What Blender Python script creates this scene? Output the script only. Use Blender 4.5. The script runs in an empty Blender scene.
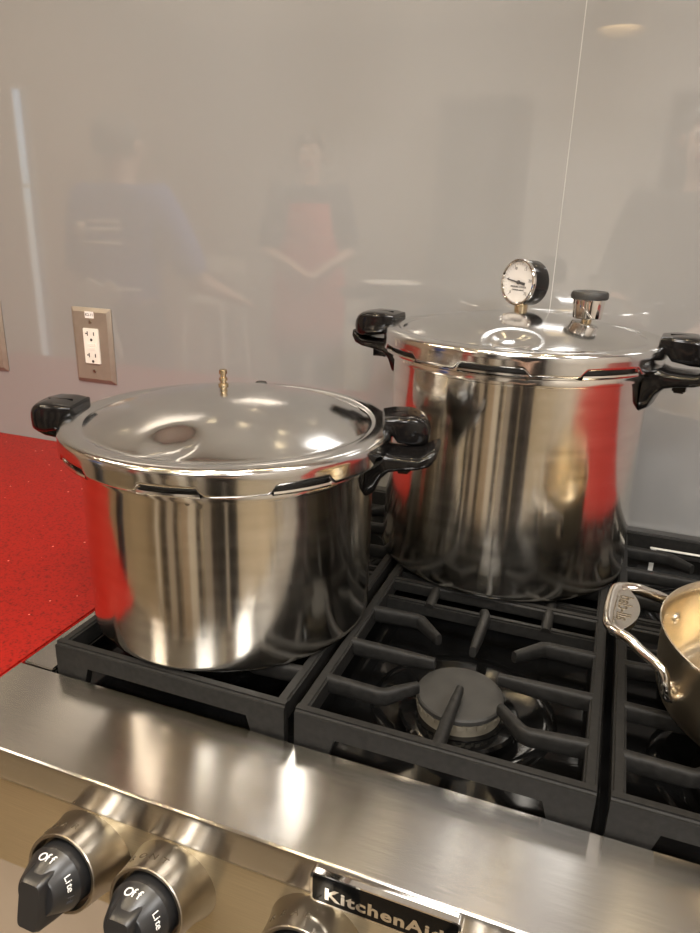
import bpy, bmesh, math, random
from mathutils import Vector, Matrix
random.seed(7)
S = bpy.context.scene
COL = S.collection
PI = math.pi
V = Vector
D = math.radians

# ------------------------------------------------------------------ materials
def new_mat(name):
    m = bpy.data.materials.new(name); m.use_nodes = True
    nt = m.node_tree
    b = nt.nodes.get('Principled BSDF')
    return m, nt, b
def setp(b, **k):
    names = dict(color='Base Color', metal='Metallic', rough='Roughness', ior='IOR', coat='Coat Weight', coat_rough='Coat Roughness',
                 coat_ior='Coat IOR', aniso='Anisotropic', aniso_rot='Anisotropic Rotation', spec='Specular IOR Level', emit='Emission Color',
                 emit_s='Emission Strength', trans='Transmission Weight')
    for a, v in k.items():
        if a in ('color', 'emit') and len(v) == 3: v = (*v, 1)
        b.inputs[names[a]].default_value = v
def noise_var(nt, b, base, amt, scale, stretch=(1, 1, 1), rough=None, rough_amt=0, bump=0, bump_dist=0.001, detail=4):
    """object-space noise that varies colour, roughness and bump a little"""
    tc = nt.nodes.new('ShaderNodeTexCoord'); mp = nt.nodes.new('ShaderNodeMapping')
    mp.inputs['Scale'].default_value = stretch
    nz = nt.nodes.new('ShaderNodeTexNoise'); nz.inputs['Scale'].default_value = scale; nz.inputs['Detail'].default_value = detail
    nt.links.new(tc.outputs['Object'], mp.inputs[0]); nt.links.new(mp.outputs[0], nz.inputs['Vector'])
    cr = nt.nodes.new('ShaderNodeValToRGB')
    cr.color_ramp.elements[0].color = (*[c * (1 - amt) for c in base], 1); cr.color_ramp.elements[0].position = .3
    cr.color_ramp.elements[1].color = (*[min(1, c * (1 + amt)) for c in base], 1); cr.color_ramp.elements[1].position = .7
    nt.links.new(nz.outputs['Fac'], cr.inputs[0]); nt.links.new(cr.outputs[0], b.inputs['Base Color'])
    if rough is not None:
        mr = nt.nodes.new('ShaderNodeMapRange'); mr.inputs['To Min'].default_value = rough - rough_amt; mr.inputs['To Max'].default_value = rough + rough_amt
        nt.links.new(nz.outputs['Fac'], mr.inputs['Value']); nt.links.new(mr.outputs[0], b.inputs['Roughness'])
    if bump:
        bp = nt.nodes.new('ShaderNodeBump'); bp.inputs['Strength'].default_value = bump; bp.inputs['Distance'].default_value = bump_dist
        nt.links.new(nz.outputs['Fac'], bp.inputs['Height']); nt.links.new(bp.outputs[0], b.inputs['Normal'])
    return nz
def simple(name, color, rough=.5, metal=0, amt=.06, scale=30, bump=0, **k):
    m, nt, b = new_mat(name); setp(b, color=color, rough=rough, metal=metal, **k)
    noise_var(nt, b, color, amt, scale, rough=rough, rough_amt=rough * .08, bump=bump)
    return m

M = {}
def make_materials():
    # polished aluminium of the canners
    for nm, col, ro, an in (('aluminium', (.74, .71, .65), .135, .8), ('aluminium_lid', (.68, .68, .67), .13, 0), ('aluminium_bright', (.72, .70, .66), .13, .3)):
        m, nt, b = new_mat(nm); setp(b, color=col, metal=1, rough=ro, aniso=an, aniso_rot=.25)
        noise_var(nt, b, col, .07, 14, stretch=(1, 1, 6), rough=ro, rough_amt=.06)
        if an:
            tg = nt.nodes.new('ShaderNodeTangent'); tg.direction_type = 'RADIAL'; tg.axis = 'Z'
            nt.links.new(tg.outputs[0], b.inputs['Tangent'])
        M[nm] = m
    # brushed stainless, grain along X
    for nm, col, ro in (('brushed', (.45, .44, .425), .20), ('brushed_panel', (.60, .53, .39), .34)):
        m, nt, b = new_mat(nm); setp(b, color=col, metal=1, rough=ro, aniso=.93, aniso_rot=.25)
        noise_var(nt, b, col, .08, 60, stretch=(.35, 26, 26), rough=ro, rough_amt=.04, bump=.02, bump_dist=.0003)
        tg = nt.nodes.new('ShaderNodeTangent'); tg.direction_type = 'UV_MAP'
        nt.links.new(tg.outputs[0], b.inputs['Tangent'])
        M[nm] = m
    M['bezel'] = simple('bezel_steel', (.40, .36, .30), .3, 1, scale=50)
    M['engrave'] = simple('engraving_grey', (.20, .17, .13), .5, 1)
    M['chrome'] = simple('chrome', (.82, .80, .77), .05, 1, amt=.02)
    M['pan_steel'] = simple('pan_brushed_steel', (.50, .43, .32), .30, 1, amt=.1, scale=20)
    M['pan_inside'] = simple('pan_inside_steel', (.66, .57, .42), .26, 1, amt=.06, scale=20)
    M['handle_steel'] = simple('polished_handle_steel', (.75, .71, .64), .12, 1, amt=.03)
    M['brass'] = simple('warm_brass', (.62, .50, .33), .25, 1)
    M['plate_steel'] = simple('outlet_plate_steel', (.29, .25, .205), .5, .45, amt=.06, scale=60)
    M['iron'] = simple('cast_iron', (.0105, .0102, .0096), .55, 0, amt=.35, scale=160, bump=.4, spec=.22)
    M['cap'] = simple('burner_cap_grey', (.020, .019, .017), .65, 0, amt=.3, scale=60, bump=.08)
    M['burner_ring'] = simple('burner_aluminium', (.30, .27, .21), .5, .7, amt=.2, scale=60)
    M['enamel'] = simple('black_enamel', (.003, .003, .003), .10, 0, amt=.1, spec=.16)
    M['bakelite'] = simple('black_phenolic', (.006, .0055, .0055), .13, 0, amt=.1, spec=.35)
    M['knob'] = simple('black_knob_plastic', (.016, .016, .017), .32, 0, amt=.1)
    M['rubber'] = simple('black_rubber', (.02, .02, .02), .5)
    M['dark'] = simple('dark_gap', (.004, .004, .004), .6)
    M['white_plastic'] = simple('white_plastic', (.78, .76, .70), .3)
    M['slot'] = simple('slot_dark', (.02, .017, .015), .6)
    M['sticker'] = simple('white_sticker', (.80, .78, .76), .5)
    M['print_white'] = simple('white_print', (.80, .80, .78), .5, amt=.01)
    M['print_dark'] = simple('dark_print', (.05, .05, .055), .6, amt=.01)
    M['print_faint'] = simple('grey_print', (.045, .045, .048), .6, amt=.01)
    M['dial'] = simple('dial_face', (.60, .585, .585), .45, amt=.02)
    M['cabinet'] = simple('tan_cabinet', (.44, .36, .28), .45, amt=.04, scale=8)
    M['grey_trim'] = simple('grey_steel_trim', (.12, .12, .118), .35, .8)
    M['rail'] = simple('satin_steel_rail', (.80, .79, .75), .4, .4)
    M['seam'] = simple('pale_seam', (.42, .42, .41), .5)
    M['ceiling'] = simple('ceiling_paint', (.78, .78, .77), .8, amt=.03, scale=4)
    M['floor'] = simple('floor_wood', (.24, .185, .115), .5, amt=.2, scale=5)
    M['beige_wall'] = simple('beige_wall', (.48, .44, .39), .7, amt=.05, scale=4)
    M['brown_wall'] = simple('brown_wall', (.36, .27, .20), .6, amt=.15, scale=4)
    M['dark_wood'] = simple('dark_wood', (.045, .035, .03), .5, amt=.3, scale=8)
    M['white_paint'] = simple('white_paint', (.75, .72, .66), .4)
    M['skin'] = simple('skin_tone', (.50, .32, .24), .5)
    M['hair'] = simple('dark_hair', (.02, .016, .014), .5, amt=.3, scale=60)
    M['blue_cloth'] = simple('blue_cotton', (.05, .09, .30), .8)
    M['navy_cloth'] = simple('dark_cotton', (.02, .022, .03), .8)
    M['black_cloth'] = simple('black_cotton', (.02, .018, .017), .8)
    M['red_cloth'] = simple('red_apron_cotton', (.45, .035, .03), .8)
    M['white_cloth'] = simple('white_cotton', (.75, .72, .66), .8)
    # grey back-painted gloss panel
    m, nt, b = new_mat('gloss_grey_panel'); setp(b, color=(.26, .255, .245), rough=.45, coat=1, coat_rough=.03, coat_ior=1.95, spec=.0)
    noise_var(nt, b, (.252, .252, .252), .03, 2, rough=.45, rough_amt=.02)
    M['panel'] = m
    # red speckled quartz
    m, nt, b = new_mat('red_quartz'); setp(b, rough=.35, spec=.12)
    tc = nt.nodes.new('ShaderNodeTexCoord')
    v1 = nt.nodes.new('ShaderNodeTexVoronoi'); v1.inputs['Scale'].default_value = 420
    v2 = nt.nodes.new('ShaderNodeTexVoronoi'); v2.inputs['Scale'].default_value = 95
    n1 = nt.nodes.new('ShaderNodeTexNoise'); n1.inputs['Scale'].default_value = 320; n1.inputs['Detail'].default_value = 5
    for n in (v1, v2, n1): nt.links.new(tc.outputs['Object'], n.inputs['Vector'])
    r1 = nt.nodes.new('ShaderNodeValToRGB')
    r1.color_ramp.elements[0].color = (.10, .0045, .0035, 1); r1.color_ramp.elements[0].position = .32
    r1.color_ramp.elements[1].color = (.25, .0095, .006, 1); r1.color_ramp.elements[1].position = .50
    nt.links.new(n1.outputs['Fac'], r1.inputs[0])
    # sparse bright flecks: a few cells, near their centres
    lt = nt.nodes.new('ShaderNodeMath'); lt.operation = 'LESS_THAN'; lt.inputs[1].default_value = .13
    nt.links.new(v2.outputs['Distance'], lt.inputs[0])
    sep = nt.nodes.new('ShaderNodeSeparateColor'); nt.links.new(v2.outputs['Color'], sep.inputs[0])
    gt = nt.nodes.new('ShaderNodeMath'); gt.operation = 'GREATER_THAN'; gt.inputs[1].default_value = .86
    nt.links.new(sep.outputs[0], gt.inputs[0])
    mu = nt.nodes.new('ShaderNodeMath'); mu.operation = 'MULTIPLY'
    nt.links.new(lt.outputs[0], mu.inputs[0]); nt.links.new(gt.outputs[0], mu.inputs[1])
    mx = nt.nodes.new('ShaderNodeMix'); mx.data_type = 'RGBA'
    mx.inputs[7].default_value = (.85, .45, .36, 1)
    nt.links.new(mu.outputs[0], mx.inputs[0]); nt.links.new(r1.outputs[0], mx.inputs[6]); nt.links.new(mx.outputs[2], b.inputs['Base Color'])
    M['quartz'] = m
    m, nt, b = new_mat('warm_bulb'); setp(b, color=(1, .8, .5), emit=(1, .75, .42), emit_s=12); M['bulb'] = m
    m, nt, b = new_mat('clear_glass'); setp(b, color=(1, 1, 1), rough=.02, trans=1, ior=1.45); M['glass'] = m
make_materials()

# ------------------------------------------------------------------ mesh helpers
def rootloc(o):
    v = V((0, 0, 0))
    while o: v += V(o.location); o = o.parent
    return v
def obj(name, bm, mat, parent=None, smooth=35, origin=None):
    """link bm (built in world coordinates) as ONE mesh object, relative to its thing"""
    bmesh.ops.remove_doubles(bm, verts=bm.verts, dist=1e-6)
    bmesh.ops.recalc_face_normals(bm, faces=bm.faces)
    if parent: off = rootloc(parent)
    elif origin is not None: off = V(origin)
    else:
        xs = [v.co.x for v in bm.verts]; ys = [v.co.y for v in bm.verts]; zs = [v.co.z for v in bm.verts]
        off = V(((min(xs) + max(xs)) / 2, (min(ys) + max(ys)) / 2, min(zs)))
    uv = bm.loops.layers.uv.new('UVMap')
    for f in bm.faces:
        for l in f.loops: l[uv].uv = (l.vert.co.x, l.vert.co.y + l.vert.co.z)
    for v in bm.verts: v.co -= off
    me = bpy.data.meshes.new(name); bm.to_mesh(me); bm.free()
    me.materials.append(mat)
    for p in me.polygons: p.use_smooth = True
    me.set_sharp_from_angle(angle=D(smooth))
    o = bpy.data.objects.new(name, me); COL.objects.link(o)
    if parent: o.parent = parent
    else: o.location = off
    return o
def thing(name, label, cat, loc, group=None):
    o = bpy.data.objects.new(name, None); COL.objects.link(o); o.location = loc; o.empty_display_size = .05
    o['label'] = label; o['category'] = cat
    if group: o['group'] = group
    return o
def tag(o, label, cat, group=None):
    o['label'] = label; o['category'] = cat
    if group: o['group'] = group
    return o
def struct(name, bm, mat):
    o = obj(name, bm, mat); o['kind'] = 'structure'; return o
def dup(root, loc, label):
    r = root.copy(); COL.objects.link(r); r.location = loc; r['label'] = label
    def rec(a, b):
        for ch in list(a.children):
            c = ch.copy(); COL.objects.link(c); c.parent = b; rec(ch, c)
    rec(root, r); return r

def add_box(bm, x0, x1, y0, y1, z0, z1, bev=0, seg=2, mtx=None):
    r = bmesh.ops.create_cube(bm, size=1)
    vs = r['verts']
    for v in vs:
        v.co = V(((x0 + x1) / 2 + v.co.x * (x1 - x0), (y0 + y1) / 2 + v.co.y * (y1 - y0), (z0 + z1) / 2 + v.co.z * (z1 - z0)))
    if mtx:
        for v in vs: v.co = mtx @ v.co
    if bev:
        es = list({e for v in vs for e in v.link_edges})
        bmesh.ops.bevel(bm, geom=es, offset=bev, segments=seg, affect='EDGES', clamp_overlap=True)
    return bm
def box(*a, **k): return add_box(bmesh.new(), *a, **k)
def add_lathe(bm, prof, c, segs=96, mtx=None, a0=0, a1=2 * PI):
    """prof: (r, z) list; c centre; mtx maps local (x,y,z) before adding c"""
    full = abs(a1 - a0 - 2 * PI) < 1e-6
    n = segs if full else segs + 1
    rings = []
    for r, z in prof:
        ring = []
        for i in range(n):
            a = a0 + (a1 - a0) * i / segs
            p = V((r * math.cos(a), r * math.sin(a), z))
            if mtx: p = mtx @ p
            ring.append(bm.verts.new(p + V(c)))
        rings.append(ring)
    for k in range(len(rings) - 1):
        for i in range(n if full else n - 1):
            j = (i + 1) % n
            try: bm.faces.new((rings[k][i], rings[k][j], rings[k + 1][j], rings[k + 1][i]))
            except ValueError: pass
    return bm
def lathe(*a, **k): return add_lathe(bmesh.new(), *a, **k)
def add_loft(bm, secs, n=24, cap=True):
    """secs: (centre, right, up, half_w, half_h, exponent)"""
    rings = []
    for c, r, u, hw, hh, ex in secs:
        ring = []
        for i in range(n):
            a = 2 * PI * i / n; ca, sa = math.cos(a), math.sin(a)
            x = math.copysign(abs(ca) ** (2 / ex), ca) * hw; y = math.copysign(abs(sa) ** (2 / ex), sa) * hh
            ring.append(bm.verts.new(V(c) + V(r) * x + V(u) * y))
        rings.append(ring)
    for k in range(len(rings) - 1):
        for i in range(n):
            j = (i + 1) % n
            bm.faces.new((rings[k][i], rings[k][j], rings[k + 1][j], rings[k + 1][i]))
    if cap:
        bm.faces.new(rings[0]); bm.faces.new(rings[-1])
    return bm
def add_tube(bm, pts, hw, hh, up=V((0, 0, 1)), ex=2.0, n=14, taper=None):
    """sweep a superellipse section along pts"""
    pts = [V(p) for p in pts]; secs = []
    for i, p in enumerate(pts):
        t = (pts[min(i + 1, len(pts) - 1)] - pts[max(i - 1, 0)]).normalized()
        r = t.cross(up).normalized(); u = r.cross(t).normalized()
        k = 1 if taper is None else taper[i]
        secs.append((p, r, u, hw * k, hh * k, ex))
    return add_loft(bm, secs, n)
def catmull(P, m=6):
    P = [V(p) for p in P]; out = []
    for i in range(len(P) - 1):
        a, b, c, d = P[max(i - 1, 0)], P[i], P[i + 1], P[min(i + 2, len(P) - 1)]
        for k in range(m):
            t = k / m
            out.append(.5 * ((2 * b) + (c - a) * t + (2 * a - 5 * b + 4 * c - d) * t * t + (3 * b - a - 3 * c + d) * t ** 3))
    out.append(P[-1]); return out
def add_prism(bm, poly, zlo, zhi, mtx=None):
    """poly in local xy, extruded along local z"""
    lo = [bm.verts.new((mtx @ V((x, y, zlo))) if mtx else V((x, y, zlo))) for x, y in poly]
    hi = [bm.verts.new((mtx @ V((x, y, zhi))) if mtx else V((x, y, zhi))) for x, y in poly]
    n = len(poly)
    bm.faces.new(lo[::-1]); bm.faces.new(hi)
    for i in range(n): bm.faces.new((lo[i], lo[(i + 1) % n], hi[(i + 1) % n], hi[i]))
    return bm
def rrect(w, h, r, n=5):
    out = []
    for cx, cy, a in ((w / 2 - r, h / 2 - r, 0), (-w / 2 + r, h / 2 - r, 90), (-w / 2 + r, -h / 2 + r, 180), (w / 2 - r, -h / 2 + r, 270)):
        for i in range(n + 1):
            t = D(a + 90 * i / n); out.append((cx + r * math.cos(t), cy + r * math.sin(t)))
    return out
def frame(origin, right, up):
    r = V(right).normalized(); u = V(up).normalized(); n = r.cross(u).normalized(); u = n.cross(r)
    m = Matrix((r, u, n)).transposed().to_4x4(); m.translation = V(origin); return m
def text_bm(body, size, mtx, ext=.0003, bold=0.0, align='CENTER', space=1.0):
    cu = bpy.data.curves.new('lettering', 'FONT'); cu.body = body; cu.size = size; cu.extrude = ext; cu.offset = bold
    cu.align_x = align; cu.align_y = 'CENTER'; cu.space_character = space; cu.resolution_u = 3
    o = bpy.data.objects.new('lettering', cu); COL.objects.link(o)
    dg = bpy.context.evaluated_depsgraph_get(); dg.update()
    me = bpy.data.meshes.new_from_object(o.evaluated_get(dg))
    bm = bmesh.new(); bm.from_mesh(me); bm.transform(mtx)
    bpy.data.objects.remove(o); bpy.data.curves.remove(cu); bpy.data.meshes.remove(me)
    return bm
def join(bm, other):
    me = bpy.data.meshes.new('t'); other.to_mesh(me); bm.from_mesh(me); bpy.data.meshes.remove(me); other.free(); return bm

# ------------------------------------------------------------------ layout numbers (metres; z=0 is the top of the grates)
WALL_Y = .6162
CT = -.0345             # counter top
FLOOR = -.95
CEIL = 1.75
X0, X1, Y0 = -3.2, 2.6, -4.0
W = .256; GAP = .0104; MID = .274; DEPTH = .548

# ------------------------------------------------------------------ room shell
def room():
    struct('floor', box(X0 - .1, X1 + .1, Y0 - .1, WALL_Y + .1, FLOOR - .06, FLOOR), M['floor'])
    struct('ceiling', box(X0 - .1, X1 + .1, Y0 - .1, WALL_Y + .1, CEIL, CEIL + .06), M['ceiling'])
    sx = .1247
    bm = box(X0, sx - .0006, WALL_Y, WALL_Y + .06, FLOOR, CEIL); add_box(bm, sx + .0006, X1, WALL_Y, WALL_Y + .06, FLOOR, CEIL)
    struct('wall_back', bm, M['panel'])
    struct('trim_1', box(sx - .0006, sx + .0006, WALL_Y + .0004, WALL_Y + .05, FLOOR, CEIL), M['seam'])
    # left wall with one narrow tall window
    wy0, wy1 = -1.93, -1.79
    bm = bmesh.new()
    add_box(bm, X0 - .06, X0, Y0, wy0, FLOOR, CEIL); add_box(bm, X0 - .06, X0, wy1, WALL_Y, FLOOR, CEIL)
    add_box(bm, X0 - .06, X0, wy0, wy1, FLOOR, -.5); add_box(bm, X0 - .06, X0, wy0, wy1, 1.1, CEIL)
    struct('wall_left', bm, M['brown_wall'])
    bm = bmesh.new()
    for a, b, c, d in ((wy0, wy0 + .015, -.5, 1.1), (wy1 - .015, wy1, -.5, 1.1), (wy0, wy1, -.5, -.485), (wy0, wy1, 1.085, 1.1), (wy0, wy1, .55, .57)):
        add_box(bm, X0 - .05, X0 + .005, a, b, c, d)
    w = struct('window_1', bm, M['white_paint'])
    obj('pane', box(X0 - .032, X0 - .028, wy0 + .01, wy1 - .01, -.49, 1.09), M['glass'], w)
    struct('wall_right', box(X1, X1 + .06, Y0, WALL_Y, FLOOR, CEIL), M['beige_wall'])
    struct('wall_front', box(X0, X1, Y0 - .06, Y0, FLOOR, CEIL), M['beige_wall'])
room()

# ------------------------------------------------------------------ counters and cabinets
def counters():
    o = obj('countertop', box(X0 + .05, -.3140, -.105, WALL_Y - .001, CT - .03, CT, bev=.002), M['quartz'])
    tag(o, 'speckled red quartz countertop running to the wall under the outlets', 'countertop')
    o = obj('countertop', box(.572, X1 - .05, -.105, WALL_Y - .001, CT - .03, CT, bev=.002), M['quartz'])
    tag(o, 'red quartz countertop beyond the saucepan side of the cooktop', 'countertop')
    t = thing('base_cabinet', 'tan base cabinet under the steel control panel', 'cabinet', (-.9, .25, FLOOR))
    bm = box(-1.6, 1.2, -.06, WALL_Y - .002, FLOOR + .1, -.185); add_box(bm, -1.6, 1.2, 0, WALL_Y - .002, FLOOR, FLOOR + .1)
    add_box(bm, -1.6, -.316, -.07, WALL_Y - .002, -.185, CT - .0302); add_box(bm, .574, 1.2, -.07, WALL_Y - .002, -.185, CT - .0302)
    obj('carcass', bm, M['cabinet'], t)
    for a, b in ((-1.59, -.96), (-.95, -.325), (-.315, .125), (.132, .57), (.58, 1.19)):
        d = obj('drawer', box(a, b, -.082, -.0605, -.40, -.19 if -.32 < a < .5 else -.072, bev=.003), M['cabinet'], t)
        obj('drawer_handle', box((a + b) / 2 - .07, (a + b) / 2 + .07, -.105, -.0815, -.315, -.303, bev=.003), M['bezel'], d)
        d = obj('door', box(a, b, -.082, -.0605, FLOOR + .11, -.41, bev=.003), M['cabinet'], t)
        obj('door_handle', box(b - .04, b - .028, -.105, -.0815, -.6, -.45, bev=.003), M['bezel'], d)
counters()

# ------------------------------------------------------------------ gas rangetop
RX0, RX1 = -.313, .569
KNOB_TILT = D(14)
def rangetop():
    t = thing('gas_rangetop', 'stainless gas rangetop with black burner well and front control knobs', 'cooktop', (.128, .25, -.178))
    # landing ledge with a crisp bullnose and short front lip
    bm = bmesh.new()
    prof = [(-.0003, -.075), (-.0003, -.0365), (-.0013, -.0352), (-.1030, -.0350), (-.1048, -.0353), (-.1057, -.0360), (-.1060, -.0372), (-.1060, -.0400), (-.1060, -.062), (-.1056, -.066),
            (-.1046, -.0695), (-.1030, -.0725), (-.1022, -.0735), (-.090, -.0735)]
    a = [bm.verts.new((RX0, y, z)) for y, z in prof]; b = [bm.verts.new((RX1, y, z)) for y, z in prof]
    for i in range(len(prof) - 1): bm.faces.new((a[i], a[i + 1], b[i + 1], b[i]))
    bm.faces.new(a); bm.faces.new(b)
    obj('front_ledge', bm, M['brushed'], t)
    # control panel
    obj('control_panel', box(RX0, RX1, -.1025, -.001, -.178, -.0722, bev=.0015, seg=2), M['brushed_panel'], t)
    # side flanges and rear trim
    for x0, x1 in ((RX0, -.2745), (.5305, RX1)):
        bm = box(x0, x1, .0025, .60, -.06, -.0352, bev=.0015)
        obj('side_flange', bm, M['brushed'], t)
    obj('rear_trim', box(RX0, RX1, .594, WALL_Y - .001, -.06, -.0195, bev=.002), M['grey_trim'], t)
    bm = bmesh.new(); add_box(bm, .3085, .5125, .5265, .5305, -.0150, -.0125, bev=.0008)  # thin pale rail on two posts at the back of the well
    for px_ in (.314, .507): add_box(bm, px_ - .003, px_ + .003, .5270, .5300, -.0525, -.0145)
    obj('pale_rail', bm, M['rail'], t)
    # black burner well
    bm = box(-.2745, .5305, .002, .594, -.066, -.052)
    for x0, x1 in ((-.2745, -.2715), (.5275, .5305)): add_box(bm, x0, x1, .0025, .593, -.053, -.038)
    for i in range(3):
        cx = W / 2 + (i - 1) * (W + GAP)
        for cy in (.128, .420):
            add_lathe(bm, [(.094, -.0525), (.090, -.0505), (.084, -.0495), (.078, -.0500), (.070, -.0515), (.052, -.0520), (.0, -.0520)], (cx, cy, 0), 64)
    obj('burner_well', bm, M['enamel'], t)
    for i in range(3):
        cx = W / 2 + (i - 1) * (W + GAP)
        for cy in (.106, .420):
            zb = -.0165
            bm = lathe([(.0, -.052), (.056, -.052), (.0585, -.048), (.0585, -.040), (.056, -.0375), (.046, -.037), (.046, -.036), (0, -.036)], (cx, cy, 0), 64)
            br = obj('burner', bm, M['enamel'], t)
            ring = bmesh.new(); add_lathe(ring, [(.0, -.0372), (.0395, -.0372), (.0405, -.036), (.0405, zb - .0085), (.0385, zb - .0075), (0, zb - .0075)], (cx, cy, 0), 64)
            for k in range(28):      # flame ports
                a = 2 * PI * k / 28
                mt = Matrix.Translation((cx, cy, 0)) @ Matrix.Rotation(a, 4, 'Z')
                add_box(ring, .0400, .0418, -.0028, .0028, zb - .0125, zb - .0080, mtx=mt)
            obj('burner_head', ring, M['burner_ring'], br)
            obj('burner_cap', lathe([(0, zb - .0076), (.0405, zb - .0076), (.0418, zb - .0062), (.0418, zb - .0025), (.0405, zb - .0008), (.037, zb), (.0, zb + .0006)], (cx, cy, 0), 72), M['cap'], br)
    # knobs: flared steel collar, black knob with a bar grip
    for kx, word in ((-.1440, 'REAR'), (-.0615, 'FRONT'), (.068, 'REAR'), (.188, 'FRONT'), (.3115, 'REAR'), (.3905, 'FRONT')):
        ax = V((0, -math.cos(KNOB_TILT), math.sin(KNOB_TILT))); up = V((0, math.sin(KNOB_TILT), math.cos(KNOB_TILT))); rt = V((1, 0, 0))
        base = V((kx, -.1000, -.1135)); K = 1.12
        m3 = Matrix((rt, up, ax)).transposed().to_4x4() @ Matrix.Diagonal((K, K, 1, 1))
        # local frame: x right, y up, z along the axis; (rt, up, ax) is right handed: x cross y = z
        pr = [(.0, -.012), (.0375, -.012), (.0365, .000), (.0345, .006), (.0328, .014), (.0315, .026), (.0306, .038), (.0302, .0425), (.0296, .0432), (.0276, .0430), (.0268, .041), (.0268, .030), (0, .030)]
        co = obj('knob_collar', lathe(pr, base, 72, mtx=m3), M['bezel'], t)
        # engraved word on the top of the collar, lettering follows the curve
        bm = bmesh.new()
        for i, ch in enumerate(word):
            th = D(90 + 24 - (i - (len(word) - 1) / 2) * 17)
            rr = .0312; zc = .030
            p = V((rr * math.cos(th), rr * math.sin(th), zc)); nrm = V((math.cos(th), math.sin(th), 0)); tr = V((math.sin(th), -math.cos(th), 0))
            upv = nrm.cross(tr)
            mt = Matrix.Translation(base) @ m3 @ frame(p, tr, upv)
            join(bm, text_bm(ch, .0085, mt, ext=.0003))
        obj('engraved_word', bm, M['engrave'], co)
        kn = bmesh.new()
        add_lathe(kn, [(0, .030), (.0240, .030), (.0240, .0500), (.0232, .0515), (.0165, .0690), (.0155, .0700), (0, .0700)], base, 64, mtx=m3)
        # bar grip: a tapering block that runs down across the face
        mt = Matrix.Translation(base) @ m3
        secs = []
        for z, hw, y0, y1 in ((.0450, .0125, -.0235, .0190), (.0600, .0112, -.0235, .0182), (.0740, .0098, -.0228, .0150), (.0775, .0085, -.0212, .0128)):
            secs.append((mt @ V((0, (y0 + y1) / 2, z)), rt, up, hw * K, (y1 - y0) / 2 * K, 7))
        add_loft(kn, secs, 32)
        ko = obj('knob', kn, M['knob'], t, smooth=28)
        bm = bmesh.new()
        def put(s, deg, size, spread):
            for i, ch in enumerate(s):
                th = D(deg - (i - (len(s) - 1) / 2) * spread)
                z0, r0, z1, r1 = .0515, .0232, .0690, .0165
                k = .36; r = r0 + (r1 - r0) * k; z = z0 + (z1 - z0) * k
                sl = V((math.cos(th) * (r1 - r0), math.sin(th) * (r1 - r0), z1 - z0)).normalized()     # down the cone
                tr = V((math.sin(th), -math.cos(th), 0)); upv = -sl
                nrm = tr.cross(upv)
                p = V((r * math.cos(th), r * math.sin(th), z)) + nrm * .0002
                join(bm, text_bm(ch, size, mt @ frame(p, tr, upv), ext=.0002))
        put('Off', 93, .0094, 11.8)
        put('Lite', 24, .0074, 7.6)
        obj('knob_lettering', bm, M['print_white'], ko)
        bm, keep = bmesh.new(), bm
        put('Hi', -12, .0074, 8); obj('faint_lettering', bm, M['print_faint'], ko)
    # badge
    bx0, bx1, bz0, bz1, by = .0665, .1785, -.0665, -.0385, -.1058
    mt = frame(((bx0 + bx1) / 2, by, (bz0 + bz1) / 2), (1, 0, 0), (0, 0, 1))
    bw, bh = bx1 - bx0, bz1 - bz0
    bd = obj('badge', add_prism(bmesh.new(), rrect(bw, bh, .0035), 0, .0065, mt), M['chrome'], t)
    obj('badge_face', add_prism(bmesh.new(), rrect(bw - .0035, bh - .0035, .0024), .0060, .0068, mt), M['enamel'], bd)
    obj('badge_lettering', text_bm('KitchenAid', .0150, mt @ Matrix.Translation((0, -.0028, .0069)) @ Matrix.Diagonal((1.18, 1, 1, 1)), ext=.0003, bold=.0005, space=1.12), M['chrome'], bd)
rangetop()

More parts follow.
